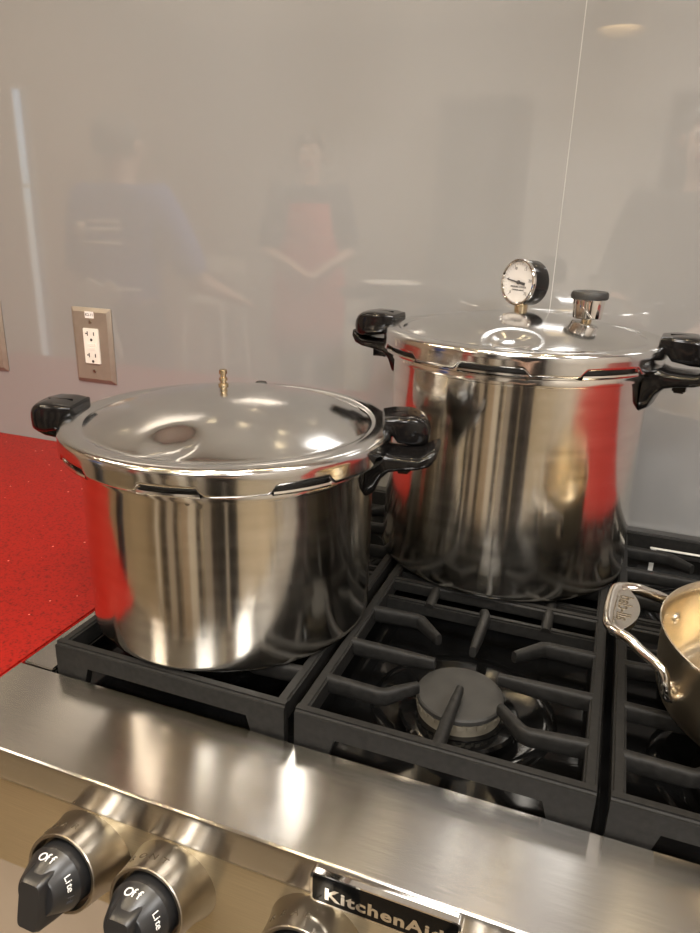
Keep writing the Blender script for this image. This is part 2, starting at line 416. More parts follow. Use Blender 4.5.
# ------------------------------------------------------------------ grates (one design, copied)
def make_grate(x0, label):
    t = thing('cast_iron_grate', label, 'grate', (x0, 0, -.050), 'cast iron grates over the burners')
    bm = bmesh.new()
    h = .030; bw = .0108
    # end bars: deep plates with a lifted middle between two feet
    for ya, yb in ((.0015, bw), (DEPTH - bw, DEPTH - .0015)):
        poly = [(0, 0), (0, -.0515), (.030, -.0515), (.0385, -.0215), (W - .0385, -.0215), (W - .030, -.0515), (W, -.0515), (W, 0)]
        pts = [(x + x0, z) for x, z in poly]
        mt = Matrix(((1, 0, 0, 0), (0, 0, 1, ya), (0, 1, 0, 0), (0, 0, 0, 1)))
        tmp = bmesh.new(); add_prism(tmp, pts, 0, yb - ya, mt)
        yo = .0015 if ya < .1 else DEPTH - .0015
        tops = [e for e in tmp.edges if all(v.co.z > -.0001 and abs(v.co.y - yo) < 1e-5 for v in e.verts)]
        bmesh.ops.bevel(tmp, geom=tops, offset=.003, segments=3, affect='EDGES'); join(bm, tmp)
    # side bars: rounded top rail with a thinner web
    for xa in (0, W - bw):
        add_box(bm, x0 + xa, x0 + xa + bw, .006, DEPTH - .006, -.022, -.0001, bev=.002, seg=3)
    # middle: two parallel rails tied by short lugs
    add_box(bm, x0 + .004, x0 + W - .004, MID - .006, MID + .006, -.016, -.0005, bev=.003, seg=3)
    add_box(bm, x0 + .004, x0 + W - .004, MID - .036, MID - .027, -.024, -.008, bev=.002, seg=2)
    add_box(bm, x0 + .004, x0 + W - .004, MID + .027, MID + .036, -.024, -.008, bev=.002, seg=2)
    fr = obj('frame', bm, M['iron'], t)
    for xx in (.062, W - .062):
        for sg in (-1, 1):
            lug = bmesh.new(); add_tube(lug, [(x0 + xx, MID + sg * .002, -.007), (x0 + xx, MID + sg * .020, -.009), (x0 + xx, MID + sg * .036, -.012)], .006, .007, n=12)
            obj('lug', lug, M['iron'], t)
    # fingers
    def finger(pts, w0=.0052):
        f = bmesh.new(); P = [V((x0 + x, y, z)) for x, y, z in pts]
        n = len(P); add_tube(f, P, w0, .0085, ex=3.2, n=16, taper=[1.08] + [1.0] * (n - 2) + [.72])
        obj('finger', f, M['iron'], t)
    zf = -.0088
    for back in (False, True):
        q = (lambda y: DEPTH - y) if back else (lambda y: y)
        finger([(.008, q(.198), zf), (.058, q(.2005), zf), (.064, q(.1985), zf), (.090, q(.171), zf + .0015)])
        finger([(.008, q(.1275), zf), (.060, q(.1275), zf), (.097, q(.1275), zf + .0015)])
        finger([(.008, q(.0600), zf), (.060, q(.0590), zf), (.066, q(.0605), zf), (.091, q(.0845), zf + .0015)])
        finger([(W - .008, q(.199), zf), (W - .056, q(.2005), zf), (W - .062, q(.1985), zf), (W - .087, q(.171), zf + .0015)])
        finger([(W - .008, q(.1275), zf), (W - .060, q(.1275), zf), (W - .096, q(.1275), zf + .0015)])
        finger([(W - .008, q(.0610), zf), (W - .058, q(.0570), zf), (W - .064, q(.0590), zf), (W - .087, q(.0835), zf + .0015)])
        finger([(W / 2, q(.006), zf), (W / 2, q(.05), zf), (W / 2 + .0012, q(.095), zf + .0015)])
        finger([(W / 2 - .003, q(.246), -.0125), (W / 2, q(.236), zf), (W / 2, q(.195), zf), (W / 2, q(.163), zf + .0015)])
    return t
g = make_grate(0, 'middle cast iron grate, empty in front and under the tall canner behind')
dup(g, (-(W + GAP), 0, -.050), 'cast iron grate under the low wide canner beside the red counter')
dup(g, (W + GAP, 0, -.050), 'cast iron grate under the small saucepan with the loop handle')

# ------------------------------------------------------------------ pressure canners
def black_handle(t, name, c, r, ang, z, kind, mat='bakelite', sc=1.0):
    er = V((math.cos(ang), math.sin(ang), 0)); et = V((-math.sin(ang), math.cos(ang), 0)); ez = V((0, 0, 1)); c = V((c[0], c[1], z))
    def p(s, dz): return c + er * (r + (s * sc if s > 0 else s)) + ez * dz
    bm = bmesh.new()
    if kind == 'lid':
        secs = [(p(-.011, .0045), et, ez, .022, .0030, 5), (p(-.0095, .0050), et, ez, .0255, .0060, 6), (p(.000, .0015), et, ez, .0275, .0110, 7), (p(.004, -.0010), et, ez, .0280, .0140, 7),
                (p(.020, -.0025), et, ez, .0275, .0160, 6), (p(.030, -.0040), et, ez, .0250, .0155, 4.5), (p(.0350, -.0055), et, ez, .0210, .0135, 3.6), (p(.0385, -.0065), et, ez, .0145, .0098, 3), (p(.0397, -.0068), et, ez, .007, .0045, 2.4)]
        add_loft(bm, secs, 36)
        h = obj(name, bm, M[mat], t, smooth=50)
        rd = bmesh.new(); add_box(rd, -.006, .020, -.0006, .0006, -.001, .0006, mtx=Matrix.Translation(p(.004, .0128)) @ Matrix.Rotation(ang, 4, 'Z')); obj('handle_seam', rd, M['bakelite'], h)
        return h
    # pot handle: tall foot against the wall, then a flat grip with an upturned tip
    secs = [(p(-.002, -.012), et, ez, .028, .0275, 5), (p(.006, -.010), et, ez, .0275, .0245, 5), (p(.012, -.004), et, ez, .0265, .0160, 4.5), (p(.020, -.0008), et, ez, .0265, .0100, 4.5),
            (p(.034, .0010), et, ez, .0290, .0075, 4.5), (p(.050, .0025), et, ez, .0300, .0068, 4), (p(.058, .0062), et, (ez - er * .5).normalized(), .029, .0075, 4),
            (p(.0635, .0120), et, (ez - er * 1.0).normalized(), .0265, .0060, 3.5), (p(.0665, .0165), et, (ez - er * 1.5).normalized(), .022, .0025, 3)]
    add_loft(bm, secs, 36)
    h = obj(name, bm, M[mat], t, smooth=50)
    sc = bmesh.new(); add_box(sc, .026, .040, -.006, .006, -.016, -.004, bev=.002, mtx=Matrix.Translation((c.x, c.y, c.z)) @ Matrix.Rotation(ang, 4, 'Z') @ Matrix.Translation((r, 0, 0)))
    obj('handle_screw_boss', sc, M[mat], h)
    return h
def canner_shell(t, c, rb_bot, rb_top, R, zlo, ztop, dome, notches, nw, dimple):
    """pot wall with flange lugs; lid with a notched skirt, flat rim, shallow dome and a round dimple"""
    cx, cy = c
    pr = [(0, .0008), (rb_bot - .006, .0008), (rb_bot - .0022, .0012), (rb_bot - .0006, .0024), (rb_bot, .0045), (rb_bot, .008), (rb_bot - .0004, .02), (rb_bot + (rb_top - rb_bot) * .3, .05), (rb_top + (rb_bot - rb_top) * .25, .10), (rb_top, .15), (rb_top, zlo - .012), (rb_top + .001, zlo - .004), (R - .014, zlo - .002), (R - .0125, zlo + .003), (R - .0125, zlo + .011), (0, zlo + .011)]
    # finer wall so reflections stay smooth
    body = obj('pot_body', lathe(pr, (cx, cy, 0), 160), M['aluminium'], t, smooth=40)
    rng = obj('pot_collar', lathe([(rb_top, zlo - .0135), (rb_top + .0022, zlo - .0125), (rb_top + .0026, zlo - .009), (rb_top + .0016, zlo - .005), (rb_top, zlo - .004)], (cx, cy, 0), 128), M['aluminium_bright'], t)
    for a in notches:                      # bright lugs of the pot flange showing in the lid notches
        lug = bmesh.new()
        a0, a1 = D(a - nw / 2 - 1), D(a + nw / 2 + 1)
        add_lathe(lug, [(rb_top, zlo - .0040), (R - .004, zlo - .0026), (R - .0016, zlo - .0016), (R - .0008, zlo + .0002), (R - .0012, zlo + .0022), (R - .0030, zlo + .0030), (rb_top, zlo + .0030), (rb_top, zlo - .0040)], (cx, cy, 0), 16, a0=a0, a1=a1)
        obj('flange_lug', lug, M['aluminium_bright'], t)
    obj('shade_gasket', lathe([(rb_top, zlo + .0029), (R - .0078, zlo + .0029), (R - .0076, zlo + .0062), (R - .0078, zlo + .0105), (rb_top, zlo + .0105)], (cx, cy, 0), 128), M['rubber'], t)  # black gasket ring added so the lid slits look dark with shade
    # lid surface on a polar grid
    NA = 288
    def notch(deg):
        k = 0
        for a in notches:
            d = abs((deg - a + 180) % 360 - 180)
            k = max(k, min(1, max(0, (nw / 2 + 2.2 - d) / 2.2)))
        return k * k * (3 - 2 * k)
    rad = [(R - .0075, 'in2'), (R - .0035, 'in'), (R - .0008, 'lip'), (R, 'low'), (R, 'low2'), (R, 'mid'), (R, -.0060), (R - .0004, -.0042), (R - .0016, -.0022), (R - .0036, -.0008), (R - .006, -.0002), (R - .009, 0), (R - .016, .0003), (R - .0205, -.0006), (R - .0225, -.0018), (R - .0245, -.0016), (R - .027, -.0004)]
    dome_r = R - .027; nd = 34
    for i in range(1, nd + 1):
        r = dome_r * (1 - i / nd)
        rad.append((r, -.0004 + dome * (1 - (r / dome_r) ** 2.2)))
    bm = bmesh.new(); rings = []
    dr, da, dw, ddepth = dimple
    dx, dy = dr * math.cos(D(da)), dr * math.sin(D(da))
    for r, z in rad[:-1]:
        ring = []
        for i in range(NA):
            deg = 360 * i / NA; a = D(deg)
            if isinstance(z, str):
                lo = zlo + .0075 * notch(deg)
                zz = {'low': lo + .0012, 'low2': lo + .0032, 'lip': lo, 'in': lo + .0002, 'in2': lo + .0012, 'mid': ztop - .0105}[z]
            else: zz = ztop + z
            x, y = r * math.cos(a), r * math.sin(a)
            d = math.hypot(x - dx, y - dy) / dw
            if d < 1.25 and r <= dome_r and not isinstance(z, str):
                # smooth shallow dish with a rounded rim
                f = 1 if d < .12 else max(0, .5 + .5 * math.cos(PI * (d - .12) / 1.13))
                zz -= ddepth * f
            ring.append(bm.verts.new((cx + x, cy + y, zz)))
        rings.append(ring)
    for k in range(len(rings) - 1):
        for i in range(NA):
            j = (i + 1) % NA; bm.faces.new((rings[k][i], rings[k][j], rings[k + 1][j], rings[k + 1][i]))
    ap = bm.verts.new((cx, cy, ztop + rad[-1][1]))
    for i in range(NA): bm.faces.new((rings[-1][i], rings[-1][(i + 1) % NA], ap))
    lid = obj('lid', bm, M['aluminium_lid'], t, smooth=60)
    return lid
def lid_z(c, R, ztop, dome, x, y):
    r = math.hypot(x - c[0], y - c[1]); q = R - .027
    return ztop - .0004 + dome * (1 - min(1, r / q) ** 2.2)

def low_canner():
    c = (-.1478, .1590); R = .1715; zl, zt, dm = .1880, .2125, .0265
    t = thing('pressure_canner', 'low wide aluminium pressure canner beside the red counter', 'pressure canner', (c[0], c[1], 0))
    no = [-78.5 + 40 * k for k in range(9)]
    lid = canner_shell(t, c, .1528, .1528, R, zl, zt, dm, no, 17, (.122, -85, .0270, .0062))
    for a in (20, 197): black_handle(lid, 'lid_handle', c, R, D(a), zt - .002, 'lid')
    for a in (9, 189): black_handle(t, 'pot_handle', c, .1528, D(a), .1840, 'pot')
    x, y = -.1720, .187; z = lid_z(c, R, zt, dm, x, y)
    vp = lathe([(.0, -.002), (.0055, -.002), (.0055, .0025), (.0034, .003), (.0032, .0055), (.0046, .006), (.0046, .009), (.0032, .0095), (.0030, .0125), (.0044, .013), (.0044, .0170), (.0034, .0178), (.0012, .0178), (.0012, .014), (0, .014)], (x, y, z), 24)
    obj('vent_pipe', vp, M['brass'], lid)
    x, y = -.180, .290; z = lid_z(c, R, zt, dm, x, y)
    obj('overpressure_plug', lathe([(0, -.001), (.0075, -.001), (.0075, .0035), (.006, .005), (0, .0055)], (x, y, z), 24), M['rubber'], lid)
    for a, zz in ((-74.6, .1745), (-70.5, .1725)):
        p = V((c[0] + .1528 * math.cos(D(a)), c[1] + .1528 * math.sin(D(a)), zz)); n = V((math.cos(D(a)), math.sin(D(a)), 0))
        mt = frame(p, n.cross(V((0, 0, 1))) * -1, (0, 0, 1))
        obj('rivet', lathe([(0, .0012), (.0016, .001), (.0022, 0), (.0022, -.001)], p, 12, mtx=mt.to_3x3().to_4x4()), M['engrave'], t)
low_canner()

def tall_canner():
    c = (.1110, .4225); R = .1690; zl, zt, dm = .2653, .2905, .0205
    t = thing('pressure_canner', 'tall aluminium pressure canner with a dial gauge on its lid', 'pressure canner', (c[0], c[1], 0))
    no = [-92.5 + 45 * k for k in range(8)]
    lid = canner_shell(t, c, .1595, .1548, R, zl, zt, dm, no, 23, (.119, -88, .0290, .0068))
    for a in (-5, 178): black_handle(lid, 'lid_handle', c, R, D(a), zt - .003, 'lid', sc=1.2)
    for a in (-13, 173): black_handle(t, 'pot_handle', c, .1555, D(a), .2560, 'pot')
    for a, zz in ((-76, .2560), (-79, .2600)):
        p = V((c[0] + .1555 * math.cos(D(a)), c[1] + .1555 * math.sin(D(a)), zz)); n = V((math.cos(D(a)), math.sin(D(a)), 0))
        mt = frame(p, V((0, 0, 1)).cross(n), (0, 0, 1))
        obj('rivet', lathe([(0, .0012), (.0016, .001), (.0022, 0), (.0022, -.001)], p, 12, mtx=mt.to_3x3().to_4x4()), M['engrave'], t)
    # dial gauge
    gx, gy = .1010, .4720; gz = lid_z(c, R, zt, dm, gx, gy)
    ga = obj('gauge_stem', lathe([(0, -.002), (.0085, -.002), (.0085, .014), (0, .014)], (gx, gy, gz), 24), M['brass'], lid)
    n = V((-.60, -.80, .06)).normalized(); gc = V((gx, gy, gz + .0345))
    rt = V((0, 0, 1)).cross(n).normalized(); up = n.cross(rt); m3 = Matrix((rt, up, n)).transposed().to_4x4()
    back = gc - n * .014
    gr = .0280
    obj('gauge_case', lathe([(0, -.005), (gr - .003, -.005), (gr - .0008, -.003), (gr, -.001), (gr, .022), (0, .022)], back, 64, mtx=m3), M['bakelite'], ga)
    obj('gauge_rim', lathe([(gr - .0022, .0215), (gr + .0006, .0215), (gr + .0008, .0245), (gr, .0262), (gr - .0015, .0266), (gr - .0032, .0252), (gr - .0034, .0215)], back, 64, mtx=m3), M['chrome'], ga)
    fz = .0222
    obj('gauge_face', lathe([(0, fz), (gr - .003, fz), (gr - .003, fz - .001), (0, fz - .001)], back, 64, mtx=m3), M['dial'], ga)
    mt = Matrix.Translation(back) @ m3 @ Matrix.Translation((0, 0, fz + .0003))
    bm = bmesh.new()
    for k, lab in enumerate(('0', '5', '10', '15', '20', '25')):
        a = D(225 - k * 54)
        join(bm, text_bm(lab, .0052, mt @ Matrix.Translation((.0185 * math.cos(a), .0185 * math.sin(a), 0)), ext=.0001))
    for k in range(26):
        a = D(225 - k * 10.8); L = .0026 if k % 5 == 0 else .0014
        add_box(bm, .0232 - L, .0232, -.0002, .0002, 0, .0001, mtx=mt @ Matrix.Rotation(a, 4, 'Z'))
    join(bm, text_bm('PRESSURE COOKER', .0031, mt @ Matrix.Translation((0, -.0058, 0)), ext=.0001, bold=.00004)); join(bm, text_bm('CANNER GAUGE', .0027, mt @ Matrix.Translation((0, -.0095, 0)), ext=.0001, bold=.00004))
    obj('gauge_print', bm, M['print_dark'], ga)
    nd = bmesh.new(); na = D(172)
    add_prism(nd, [(-.0110, -.0016), (-.004, -.0016), (.0, -.0009), (.0205, -.0004), (.0205, .0004), (.0, .0009), (-.004, .0016), (-.0110, .0016)], .0004, .0012, mt @ Matrix.Rotation(na, 4, 'Z'))
    add_lathe(nd, [(0, .0022), (.0024, .0018), (.0026, .0004)], (0, 0, 0), 20, mtx=mt)
    obj('gauge_needle', nd, M['print_dark'], ga)
    # weighted regulator on its vent pipe
    rx, ry = .1850, .4270; rz = lid_z(c, R, zt, dm, rx, ry)
    rg = obj('vent_pipe', lathe([(0, -.002), (.0060, -.002), (.0060, .0040), (0, .0040)], (rx, ry, rz), 24), M['brass'], lid)
    obj('regulator_weight', lathe([(0, .0035), (.0160, .0035), (.0170, .0046), (.0184, .0225), (.0184, .0260), (0, .0260)], (rx, ry, rz), 48), M['chrome'], rg)
    obj('regulator_cap', lathe([(0, .0255), (.0190, .0255), (.0208, .0263), (.0216, .0285), (.0212, .0325), (.0196, .0347), (.0130, .0354), (.0115, .0347), (0, .0345)], (rx, ry, rz), 56), M['rubber'], rg)
tall_canner()

# ------------------------------------------------------------------ saucepan with loop handle
def saucepan():
    c = (.4185, .1555); R = .1235; zt = .079
    t = thing('saucepan', 'small steel saucepan with an engraved loop handle, cut off by the edge', 'saucepan', (c[0], c[1], 0))
    pr = [(0, .0012), (R - .026, .0012), (R - .016, .003), (R - .008, .009), (R - .004, .02), (R - .0022, .045), (R - .0018, zt - .006), (R + .0006, zt - .0016), (R + .0014, zt - .0004), (R + .0012, zt)]
    obj('pan_body', lathe(pr, (c[0], c[1], 0), 128), M['pan_steel'], t, smooth=50)
    pi = [(R + .0012, zt), (R + .0002, zt + .0002), (R - .003, zt - .004), (R - .0044, zt - .012), (R - .0048, .045), (R - .007, .02), (R - .011, .010), (R - .019, .0055), (R - .028, .0045), (0, .0045)]
    obj('pan_inside', lathe(pi, (c[0], c[1], 0), 128), M['pan_inside'], t, smooth=50)
    # loop handle: two arms and a broad outer plate
    ca = V((c[0], c[1], 0)); mid = 176; sp = 30
    def pol(deg, r, z): return ca + V((r * math.cos(D(deg)), r * math.sin(D(deg)), z))
    hz = .071
    er = V((math.cos(D(mid)), math.sin(D(mid)), 0)); et = V((-er.y, er.x, 0))
    bm = bmesh.new(); arms = []
    def q(s, u, z): return ca + er * s + et * u + V((0, 0, z))
    half = .050
    path = []
    for sg in (1, -1):
        a = mid + sg * sp
        P = [pol(a, R - .0022, .034), pol(a, R + .0045, .0370), pol(a, R + .0085, .0480), pol(a - sg * 1.5, R + .0115, .0600), q(R + .0135, sg * .0560, .0680), q(R + .0235, sg * .0500, .0725), q(R + .035, sg * .0440, .0738)]
        arms.append(P)
    P = catmull(arms[0] + [q(R + .0420, .036, .0742), q(R + .0440, .014, .0745), q(R + .0440, -.014, .0745), q(R + .0420, -.036, .0742)] + arms[1][::-1], 5)
    # cross-section turns flat along the loop
    secs = []; prev = None
    for i, p in enumerate(P):
        tn = (P[min(i + 1, len(P) - 1)] - P[max(i - 1, 0)]).normalized()
        if prev is None:
            prev = tn.cross(et)
            if prev.length < .3: prev = V((0, 0, 1))
        r = (prev - tn * prev.dot(tn)).normalized(); prev = r; u = r.cross(tn).normalized()
        secs.append((p, r, u, .0046, .0058, 2.4))
    add_loft(bm, secs, 18)
    # the plate: fills the outer bend of the loop with a concave inner edge
    pts = []
    for u in [(-.041 + .082 * k / 12) for k in range(13)]: pts.append((R + .0448 - .0055 * (abs(u) / .041) ** 3, u))
    for u in [(.041 - .082 * k / 12) for k in range(13)]: pts.append((R + .0265 + .0125 * (abs(u) / .041) ** 2 , u)) if False else pts.append((R + .0180 + .0125 * (abs(u) / .041) ** 2, u))
    lo = [bm.verts.new(q(s, u, .0695)) for s, u in pts]; hi = [bm.verts.new(q(s, u, .0752)) for s, u in pts]
    bm.faces.new(lo); bm.faces.new(hi)
    for i in range(len(pts)): bm.faces.new((lo[i], lo[(i + 1) % len(pts)], hi[(i + 1) % len(pts)], hi[i]))
    ho = obj('loop_handle', bm, M['handle_steel'], t, smooth=45)
    mt = frame(q(R + .0320, 0, .0753), et * -1, er * -1)
    obj('handle_lettering', text_bm('all-clad', .0180, mt @ Matrix.Translation((0, 0, 0)), ext=.0003, bold=.0002), M['engrave'], ho)
    for sg in (1, -1):
        for ri, dz in (('o', 0), ):
            a = mid + sg * (sp - 5.0)
            p = pol(a, R - .003, .038); n = V((math.cos(D(a)), math.sin(D(a)), 0)); m3 = frame((0, 0, 0), V((0, 0, 1)).cross(n), (0, 0, 1))
            obj('rivet', lathe([(0, .0062), (.004, .0056), (.0062, .0035), (.0066, 0)], p, 20, mtx=m3), M['handle_steel'], t)
        p = pol(mid + sg * (sp - 5), R - .0042, .050); n = -V((math.cos(D(mid + sg * (sp - 5))), math.sin(D(mid + sg * (sp - 5))), 0)); m3 = frame((0, 0, 0), V((0, 0, 1)).cross(n), (0, 0, 1))
        obj('inner_rivet', lathe([(0, .0040), (.004, .0036), (.0060, .002), (.0064, -.0006)], p, 20, mtx=m3), M['handle_steel'], t)
saucepan()

# ------------------------------------------------------------------ outlets on the wall
def outlet(x0, ztop, w, h, label, sticker):
    t = thing('wall_outlet', label, 'outlet', (x0 + w / 2, WALL_Y, ztop - h))
    cx, cz = x0 + w / 2, ztop - h / 2
    mt = frame((cx, WALL_Y, cz), (1, 0, 0), (0, 0, 1))     # normal points to the room
    bm = bmesh.new()
    lo = [bm.verts.new(mt @ V((x, y, .0003))) for x, y in rrect(w, h, .002, 2)]
    m1 = [bm.verts.new(mt @ V((x, y, .0020))) for x, y in rrect(w, h, .002, 2)]
    hi = [bm.verts.new(mt @ V((x, y, .0068))) for x, y in rrect(w - .015, h - .015, .002, 2)]
    n = len(lo)
    for A, B in ((lo, m1), (m1, hi)):
        for i in range(n): bm.faces.new((A[i], A[(i + 1) % n], B[(i + 1) % n], B[i]))
    bm.faces.new(hi); bm.faces.new(lo[::-1])
    obj('face_plate', bm, M['plate_steel'], t, smooth=15)
    rw, rh = .0345, .0665
    rc = obj('receptacle', add_prism(bmesh.new(), rrect(rw, rh, .002), .0066, .0092, mt), M['white_plastic'], t)
    for cy in (.0195, -.0215):
        for dx, sw, sh in ((-.0072, .0022, .0085), (.0072, .0022, .0070)):
            obj('slot', add_prism(bmesh.new(), rrect(sw, sh, .0004, 1), .0091, .0094, mt @ Matrix.Translation((dx, cy + .004, 0))), M['slot'], rc)
        if True:
            obj('slot', add_prism(bmesh.new(), rrect(.0050, .0022, .0004, 1), .0091, .0094, mt @ Matrix.Translation((-.0098, cy + .004, 0))), M['slot'], rc)
        bm = lathe([(0, .0094), (.0028, .0094), (.0028, .0091)], (0, 0, 0), 16, mtx=mt @ Matrix.Translation((.0006, cy - .0075, 0)))
        obj('ground_hole', bm, M['slot'], rc)
    obj('test_button', add_prism(bmesh.new(), rrect(.020, .0052, .001), .0091, .0100, mt @ Matrix.Translation((0, .0028, 0))), M['white_plastic'], rc)
    obj('reset_button', add_prism(bmesh.new(), rrect(.020, .0052, .001), .0091, .0100, mt @ Matrix.Translation((0, -.0045, 0))), M['white_plastic'], rc)
    for sy in (.0455, -.0480):
        bm = lathe([(0, .0082), (.003, .0080), (.0036, .0067)], (0, 0, 0), 20, mtx=mt @ Matrix.Translation((0, sy, 0)))
        obj('plate_screw', bm, M['bezel'], t)
    if sticker:
        st = obj('sticker', add_prism(bmesh.new(), rrect(.0205, .0125, .0005, 1), .0067, .0070, mt @ Matrix.Translation((-.001, .0585, 0))), M['sticker'], t)
        obj('sticker_lettering', text_bm('K2-11', .0072, mt @ Matrix.Translation((-.001, .0585, .0071)), ext=.0001, bold=.00012), M['print_dark'], st)
outlet(-.7521, .2440, .0906, .1427, 'white outlet in a steel wall plate above the low canner', True)
outlet(-1.0185, .2440, .0906, .1427, 'steel wall plate cut off at the side of the picture', False)

# ------------------------------------------------------------------ the room behind the photographer (seen mirrored in the panel and the pots)
def skin(name, parent, mat, joints, edges, root, sub=2):
    me = bpy.data.meshes.new(name); names = list(joints)
    me.from_pydata([joints[k][0] for k in names], [(names.index(a), names.index(b)) for a, b in edges], []); me.update()
    o = bpy.data.objects.new(name, me); COL.objects.link(o); o.parent = parent; me.materials.append(mat)
    sk = o.modifiers.new('skin', 'SKIN'); sk.use_smooth_shade = True
    for i, k in enumerate(names):
        r = joints[k][1]; me.skin_vertices[0].data[i].radius = r if isinstance(r, tuple) else (r, r)
        me.skin_vertices[0].data[i].use_root = (k == root)
    s = o.modifiers.new('sub', 'SUBSURF'); s.levels = sub; s.render_levels = sub
    return o
def person(label, loc, rz, h, top, legs, hair_long, apron=None, arms='down', ties=False):
    t = thing('person', label, 'person', loc); t.rotation_euler = (0, 0, rz)
    k = h / 1.68
    P = {}
    def j(n, x, y, z, r): P[n] = ((x * k, y * k, z * k), tuple(a * k for a in r) if isinstance(r, tuple) else r * k)
    j('pelvis', 0, 0, .93, (.125, .10)); j('waist', 0, 0, 1.08, (.12, .085)); j('chest', 0, 0, 1.25, (.14, .10)); j('neck0', 0, .005, 1.42, .060); j('neck1', 0, 0, 1.475, .050)
    j('jaw', 0, -.022, 1.535, (.060, .066)); j('head', 0, -.004, 1.60, (.074, .090)); j('crown', 0, .004, 1.665, (.045, .055))
    j('nose', 0, -.103, 1.572, .012)
    E = [('pelvis', 'waist'), ('waist', 'chest'), ('chest', 'neck0'), ('neck0', 'neck1'), ('neck1', 'jaw'), ('jaw', 'head'), ('head', 'crown'), ('jaw', 'nose')]
    for s, sn in ((1, 'a'), (-1, 'b')):
        el = {'down': (.235, .03, 1.09), 'front': (.22, -.05, 1.09), 'out': (.285, -.06, 1.10)}[arms]
        wr = {'down': (.225, -.06, .86), 'front': (.08, -.22, 1.02), 'out': (.33, -.25, 1.02)}[arms]
        j('sh' + sn, s * .175, 0, 1.385, .062); j('el' + sn, s * el[0], el[1], el[2], .042); j('wr' + sn, s * wr[0], wr[1], wr[2], .029)
        d = (V(wr) - V(el)).normalized(); pal = V(wr) + d * .055
        j('pa' + sn, s * pal.x, pal.y, pal.z, (.030, .018))
        E += [('chest', 'sh' + sn), ('sh' + sn, 'el' + sn), ('el' + sn, 'wr' + sn), ('wr' + sn, 'pa' + sn)]
        sd = d.cross(V((0, 0, 1))); sd = V((0, -1, 0)) if sd.length < .3 else sd.normalized()
        for f in range(4):
            b = pal + sd * (-.024 + .016 * f) + d * .035; e = b + d * (.045, .052, .048, .036)[f]
            j('f%d' % f + sn, s * b.x, b.y, b.z, .009); j('g%d' % f + sn, s * e.x, e.y, e.z, .007); E += [('pa' + sn, 'f%d' % f + sn), ('f%d' % f + sn, 'g%d' % f + sn)]
        b = V(wr) + d * .03 - sd * .035; e = b + d * .03 - sd * .012
        j('th' + sn, s * b.x, b.y, b.z, .010); j('ti' + sn, s * e.x, e.y, e.z, .008); E += [('wr' + sn, 'th' + sn), ('th' + sn, 'ti' + sn)]
        j('hi' + sn, s * .09, 0, .87, .085); j('kn' + sn, s * .095, -.01, .49, .058); j('an' + sn, s * .095, .02, .09, .040); j('to' + sn, s * .105, -.14, .035, (.042, .030))
        E += [('pelvis', 'hi' + sn), ('hi' + sn, 'kn' + sn), ('kn' + sn, 'an' + sn), ('an' + sn, 'to' + sn)]
    body = skin('body', t, M['skin'], P, E, 'pelvis')
    def grow(keys, d): return {q: (P[q][0], tuple(a + d for a in P[q][1]) if isinstance(P[q][1], tuple) else P[q][1] + d) for q in keys}
    T = grow(['pelvis', 'waist', 'chest', 'neck0', 'sha', 'shb', 'ela', 'elb'], .022)
    skin('shirt', t, M[top], T, [('pelvis', 'waist'), ('waist', 'chest'), ('chest', 'neck0'), ('chest', 'sha'), ('chest', 'shb'), ('sha', 'ela'), ('shb', 'elb')], 'pelvis')
    L = grow(['waist', 'pelvis', 'hia', 'hib', 'kna', 'knb', 'ana', 'anb'], .018)
    skin('trousers', t, M[legs], L, [('waist', 'pelvis'), ('pelvis', 'hia'), ('pelvis', 'hib'), ('hia', 'kna'), ('hib', 'knb'), ('kna', 'ana'), ('knb', 'anb')], 'pelvis')
    for s, sn in ((1, 'a'), (-1, 'b')):
        skin('shoe', t, M['black_cloth'], grow(['an' + sn, 'to' + sn], .010), [('an' + sn, 'to' + sn)], 'an' + sn)
    def local(name, bm, mat, par):
        me = bpy.data.meshes.new(name); bm.to_mesh(me); bm.free(); me.materials.append(mat)
        for p in me.polygons: p.use_smooth = True
        o = bpy.data.objects.new(name, me); COL.objects.link(o); o.parent = par; return o
    # hair: a cap open at the face
    bm = bmesh.new(); bmesh.ops.create_uvsphere(bm, u_segments=32, v_segments=20, radius=1)
    dead = [v for v in bm.verts if (v.co.y < -.35 and v.co.z < .45) or v.co.z < (-.95 if hair_long else -.55)]
    bmesh.ops.delete(bm, geom=dead, context='VERTS')
    for v in bm.verts: v.co = V((v.co.x * .086 * k, v.co.y * .103 * k + .004, (1.598 + v.co.z * (.100 if v.co.z > 0 else (.17 if hair_long else .11))) * k))
    local('hair', bm, M['hair'], t)
    for s in (1, -1):
        bm = bmesh.new(); bmesh.ops.create_uvsphere(bm, u_segments=12, v_segments=8, radius=.0125 * k, matrix=Matrix.Translation((s * .032 * k, -.083 * k, 1.598 * k))); ey = local('eye', bm, M['white_paint'], t)
        bm = bmesh.new(); bmesh.ops.create_uvsphere(bm, u_segments=10, v_segments=6, radius=.0068 * k, matrix=Matrix.Translation((s * .032 * k, -.0905 * k, 1.598 * k))); local('iris', bm, M['hair'], ey)
        bm = bmesh.new(); bmesh.ops.create_uvsphere(bm, u_segments=12, v_segments=8, radius=1, matrix=Matrix.Translation((s * .078 * k, .002, 1.585 * k)) @ Matrix.Diagonal((.010 * k, .018 * k, .030 * k, 1))); local('ear', bm, M['skin'], t)
    bm = bmesh.new(); bmesh.ops.create_uvsphere(bm, u_segments=12, v_segments=8, radius=1, matrix=Matrix.Translation((0, -.084 * k, 1.532 * k)) @ Matrix.Diagonal((.024 * k, .009 * k, .007 * k, 1))); local('mouth', bm, M['red_cloth'], t)
